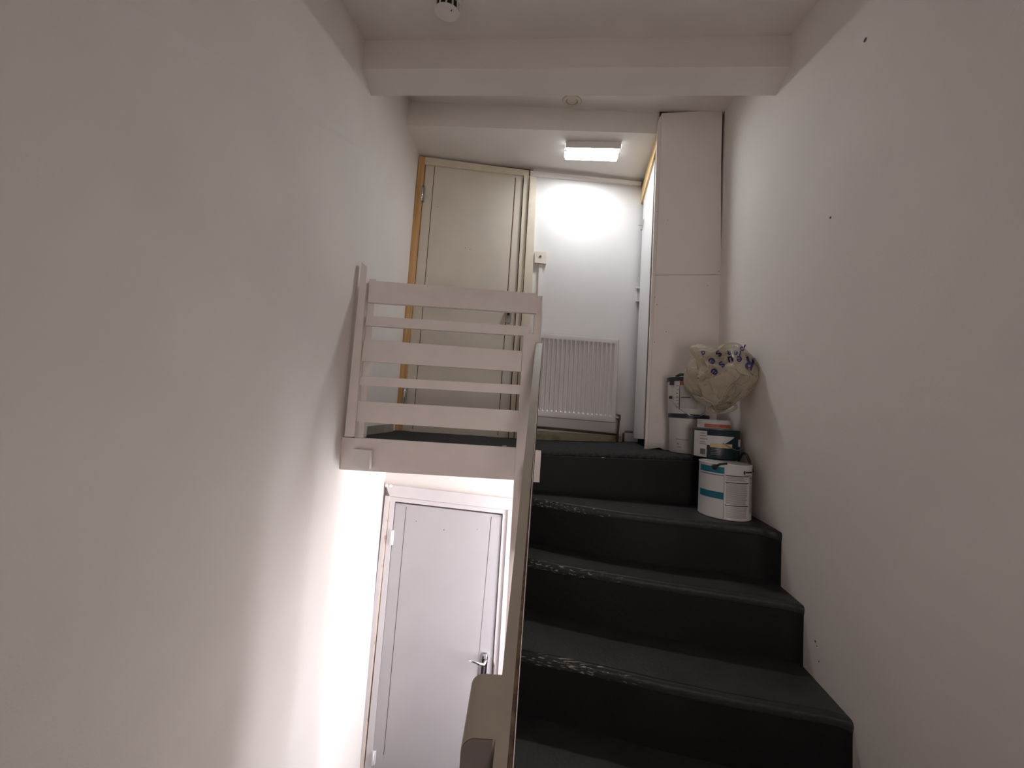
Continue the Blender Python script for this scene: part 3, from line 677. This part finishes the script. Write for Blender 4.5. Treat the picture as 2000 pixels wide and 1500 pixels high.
# C: dark teal tin in front of the buckets
cC = (1.003, 1.850, .034); rC = .1035; hC = .135
C_ = pot('paint_tin', 'dark teal paint tin with yellow tape strip, standing half on the landing below the bag', 'paint tin', cC, rC, hC, TEALD)
def patch(name, c, r, a0, a1, z0, z1, m_, par, th=.0012, label=None): return finish(name, wrap(c, r, ang(a0), ang(a1), z0, z1, th), m_, par, label=label)
bm = bmesh.new(); cols = []
for i in range(9):                                     # white printed wedge
    a = ang(-48+i*8.2); u = Vector((math.cos(a), math.sin(a), 0)); zlo = .062+.040*max(0, (i-4)/4); zhi = .106
    cols.append([bm.verts.new(Vector(cC)+u*rr+Vector((0, 0, z))) for rr, z in ((rC-.001, zlo), (rC+.0012, zlo), (rC+.0012, zhi), (rC-.001, zhi))])
for p, q_ in zip(cols, cols[1:]):
    for i in range(4): bm.faces.new([p[i], q_[i], q_[(i+1) % 4], p[(i+1) % 4]])
bm.faces.new(cols[0]); bm.faces.new(cols[-1][::-1])
finish('printed_panel', bm, LABW, C_, label='white printed wedge')
patch('printed_panel', cC, rC, -88, -48, .004, .125, LABW, C_, label='white printed side panel')
bm = bmesh.new()
for i, z in enumerate((.112, .100, .086, .072, .062)): wrap(cC, rC+.0012, ang(-66), ang(-52+ (i % 3)*3), z, z+.004, bm=bm, n=3)
finish('printed_text', bm, INKG, C_, kind='stuff')
bm = bmesh.new()
for i in range(7): wrap(cC, rC+.0012, ang(-64+i*2.0), ang(-63.1+i*2.0), .016, .042, bm=bm, n=1)
finish('barcode', bm, INK, C_, kind='stuff')
patch('tape', cC, rC+.0012, -40, 12, .053, .072, LABY, C_, label='strip of yellowed masking tape')
patch('price_label', cC, rC+.0006, 36, 62, .062, .095, LABW, C_, label='small white label')
bm = bmesh.new()
for i in range(4): wrap(cC, rC+.0006, ang(-38), ang(-18+4*(i % 2)), .044-.008*i, .0458-.008*i, bm=bm, n=3)
finish('printed_text', bm, INKG, C_, kind='stuff')
finish('handle', wire(cC, rC+.002, .075, .028, ang(-12), ang(70), 1, th=.0022), STEELD, C_, smooth=True)
# lid-top tin
cE = (1.000, 1.862, .034+hC+.0025); rE = .074
E_ = pot('small_tin', 'shallow pale tin with a reddish band, lying on the dark teal tin', 'tin', cE, rE, .042, LABW, group=None)
patch('printed_panel', cE, rE, -60, 40, .006, .022, LABR, E_, label='faded red band')
# D: white tin with teal bands on the first step
cD = (.962, 1.690, -.198); rD = .1035; hD = .229
D_ = pot('paint_tin', 'white paint tin with two teal bands, standing on the top step below the landing', 'paint tin', cD, rD, hD, TIN)
patch('teal_band', cD, rD, -92, -31, .188, .214, TEAL, D_)
patch('teal_band', cD, rD, -92, -31, .082, .110, TEAL, D_)
patch('printed_line', cD, rD, -92, -31, .179, .181, INK, D_)
patch('seam', cD, rD, -31, -30.3, .004, .222, INKG, D_)
for z in (.181, .153, .060): patch('printed_line', cD, rD, -28, 26, z, z+.0032, INK, D_)
bm = bmesh.new()
z = .148
while z > .066:
    wrap(cD, rD, ang(-26), ang(24-random.random()*8), z, z+.0016, bm=bm, n=5); z -= .0042
z = .176
while z > .160:
    wrap(cD, rD, ang(-26), ang(22-random.random()*10), z, z+.0016, bm=bm, n=5); z -= .0042
z = .054
while z > .012:
    wrap(cD, rD, ang(-26), ang(24-random.random()*6), z, z+.0014, bm=bm, n=5); z -= .0046
z = .168
while z > .03:
    wrap(cD, rD, ang(31), ang(66-random.random()*10), z, z+.0014, bm=bm, n=5); z -= .005
finish('printed_text', bm, INKG, D_, kind='stuff')
patch('printed_line', cD, rD, 31, 74, .172, .180, INKG, D_)
patch('printed_mark', cD, rD, 12, 16, .192, .206, INK, D_)
patch('printed_mark', cD, rD, 18, 42, .197, .203, INK, D_)
patch('printed_mark', cD, rD, 14, 36, .184, .188, INKG, D_)
hz = Vector(cD)+Vector((0, 0, hD))
pts = [Vector(cD)+Vector((rD*math.cos(ang(-62+i*1.0)), rD*math.sin(ang(-62)), .2)) for i in range(1)]
hpnts = []
for i in range(15):
    s = i/14; a = ang(62+s*10)
    hpnts.append(Vector(cD)+Vector((rD+.006-.012*s, -.02+.10*s, .195+.075*math.sin(PI*min(1, s*1.0))*(1 if s < 1 else 0))))
finish('handle', tube(hpnts, .0055, seg=8), BLACKP, D_, smooth=True, label='black plastic carrying handle')
finish('handle_pivot', lathe(Vector(cD)+Vector((rD*math.cos(ang(-50)), rD*math.sin(ang(-50)), .212)), [(.011, -.004), (.011, .006), (.006, .010)], axis=(math.cos(ang(-50)), math.sin(ang(-50)), 0), seg=12), BLACKP, D_)
finish('handle', tube([Vector(cD)+Vector((rD*math.cos(ang(a_)), rD*math.sin(ang(a_)), z_))*1 for a_, z_ in ((-50, .213), (-40, .226), (-25, .232))], .005, seg=8), BLACKP, D_, smooth=True)

# ---- crumpled carrier bag on top of the pots
bc = at(1411, 742, Y=1.800)
bg = thing('carrier_bag', 'crumpled see-through cream plastic carrier bag with blue lettering on the paint pots', 'plastic bag', (bc.x, bc.y, .26))
SIL = [(1335, 735), (1341, 712), (1352, 696), (1345, 678), (1358, 672), (1380, 673), (1402, 676), (1420, 669), (1445, 672), (1462, 688), (1476, 703), (1489, 724), (1490, 738), (1478, 752), (1462, 770), (1440, 784), (1424, 797), (1402, 806), (1388, 797), (1372, 789), (1358, 782), (1349, 768), (1338, 756)]
ax = Vector((math.cos(-.55), math.sin(-.55), 0))              # the bag stretches from the bucket toward the wall and the viewer
fw = Vector((0, -1, 0)); upv = Vector((0, 0, 1))
def bag_pt(x, y):                                             # point of the mid-surface of the bag
    s = (x-1411)/78
    Y = 1.800-.125*s
    return at(x, y, Y=Y)
sil = [bag_pt(x, y) for x, y in SIL]
def bag():
    bm = bmesh.new(); bmesh.ops.create_icosphere(bm, subdivisions=6, radius=1)
    rnd = random.Random(11)
    def sph(): 
        v = Vector((rnd.gauss(0, 1), rnd.gauss(0, 1), rnd.gauss(0, 1))); return v.normalized()
    seeds = [[(sph(), sph()*rnd.uniform(.5, 1)) for _ in range(n_)] for n_ in (26, 120)]
    def crumple(p):
        o = 0
        for lst, amp in zip(seeds, (.21, .085)):
            best = min(lst, key=lambda q_: (p-q_[0]).length_squared); o += amp*best[1].dot(p-best[0])*2.2
        return o
    n = len(SIL); c2 = Vector((1411, 740)); angs = []
    for x, y in SIL: angs.append((math.atan2(y-c2.y, x-c2.x), math.hypot(x-c2.x, y-c2.y)))
    angs.sort()
    def R(a):
        for i in range(n):
            a0, r0 = angs[i]; a1, r1 = angs[(i+1) % n]
            if i == n-1: a1 += 2*PI
            for aa in (a, a+2*PI):
                if a0 <= aa <= a1: return r0+(r1-r0)*(aa-a0)/max(1e-6, a1-a0)
        return angs[0][1]
    for v in bm.verts:
        p = v.co.copy(); rho = math.hypot(p.x, p.z); a = math.atan2(-p.z, p.x); rr = R(a)*(1+.035*noise.noise(Vector((math.cos(a)*4, math.sin(a)*4, 2.2))))
        cr = crumple(p.normalized())
        px = c2.x+math.cos(a)*rho*rr; py = c2.y+math.sin(a)*rho*rr
        dep = p.y*.105-cr*.42*(1-.4*rho**6)
        w_ = bag_pt(px, py)
        out = (w_-EYE).normalized()
        v.co = w_+out*dep
        lim = xr(v.co.y)-.004
        if v.co.x > lim: v.co.x = lim
        # keep clear of the bucket behind
        dx, dy = v.co.x-cA[0], v.co.y-cA[1]; dd = math.hypot(dx, dy)
        if dd < rA+.012 and v.co.z < cA[2]+hA+.02:
            v.co.x = cA[0]+dx/dd*(rA+.012); v.co.y = cA[1]+dy/dd*(rA+.012)
        v.co.z = max(v.co.z, .218)
    bmesh.ops.smooth_vert(bm, verts=bm.verts, factor=.25, use_axis_x=True, use_axis_y=True, use_axis_z=True)
    return bm
bm = bag()
BV = BVHTree.FromBMesh(bm)
bo = finish('film', bm, BAG, bg)
def bag_print(ch, x, y, size, rot):
    cpt = bag_pt(x, y)
    def place(u, v):
        a = rot; uu = u*math.cos(a)-v*math.sin(a); vv = u*math.sin(a)+v*math.cos(a)
        t_ = (cpt-EYE).normalized()
        tgt = cpt+(ax*0+CR)*uu+CU*vv
        d = (tgt-EYE).normalized(); h = BV.ray_cast(EYE, d)
        return h[0]-d*.0016 if h[0] is not None else tgt
    letters(ch, size*1.6, place, BLUE, 'printed_letter', bg, bold=.026)
for ch, x, y, s_, r_ in (('R', 1464, 708, .050, PI-.30), ('e', 1444, 703, .034, PI-.05), ('u', 1427, 703, .034, PI+.25), ('s', 1411, 713, .038, PI+.80), ('e', 1397, 727, .040, PI+.85),
                         ('P', 1451, 678, .028, PI-.35), ('l', 1446, 689, .024, PI-.2), ('e', 1437, 690, .026, PI-.1), ('a', 1424, 690, .028, PI+.1), ('s', 1405, 692, .040, PI+.75), ('e', 1392, 706, .040, PI+.9), ('d', 1374, 690, .026, PI+.4)):
    bag_print(ch, x, y, s_, r_)
hl = []
for i in range(17):
    a = 2*PI*i/16; w_ = bag_pt(1412+26*math.cos(a), 797+9*math.sin(a)-3*math.cos(a)); d = (w_-EYE).normalized(); h = BV.ray_cast(EYE, d)
    hl.append((h[0] if h[0] is not None else w_-d*.06)-d*.006)
bm = bmesh.new(); cols = []
for i, p in enumerate(hl):
    a = 2*PI*i/16; r_ = CU*(.007*math.sin(-a)-.0)+CR*(.010*math.cos(a))
    cols.append([bm.verts.new(p-r_*.8), bm.verts.new(p+r_*.9), bm.verts.new(p+r_*.9+_D*.002), bm.verts.new(p-r_*.8+_D*.002)])
for a_, b_ in zip(cols, cols[1:]):
    for i in range(4): bm.faces.new([a_[i], b_[i], b_[(i+1) % 4], a_[(i+1) % 4]])
finish('handle_loop', bm, BAG, bg, smooth=True)

# ---- scraps on the carpet
for (x, y, Yp, s_) in ((985, 872, 1.99, .012), (1178, 895, 1.925, .006)):
    p = at(x, y, Z=.004) if x < 1000 else at(x, y, Y=1.90)
    o = finish('paper_scrap', hexa([p+Vector((-s_, 0, 0)), p+Vector((s_, .002, .001)), p+Vector((s_*.8, .012, .002)), p+Vector((-s_*.7, .010, .001))], (0, 0, .0015)), WHITE)
    o['label'] = 'white paint flake on the dark carpet behind the fascia' if x < 1000 else 'tiny pale flake stuck on the dark landing edge above the stair'
    o['category'] = 'scrap'
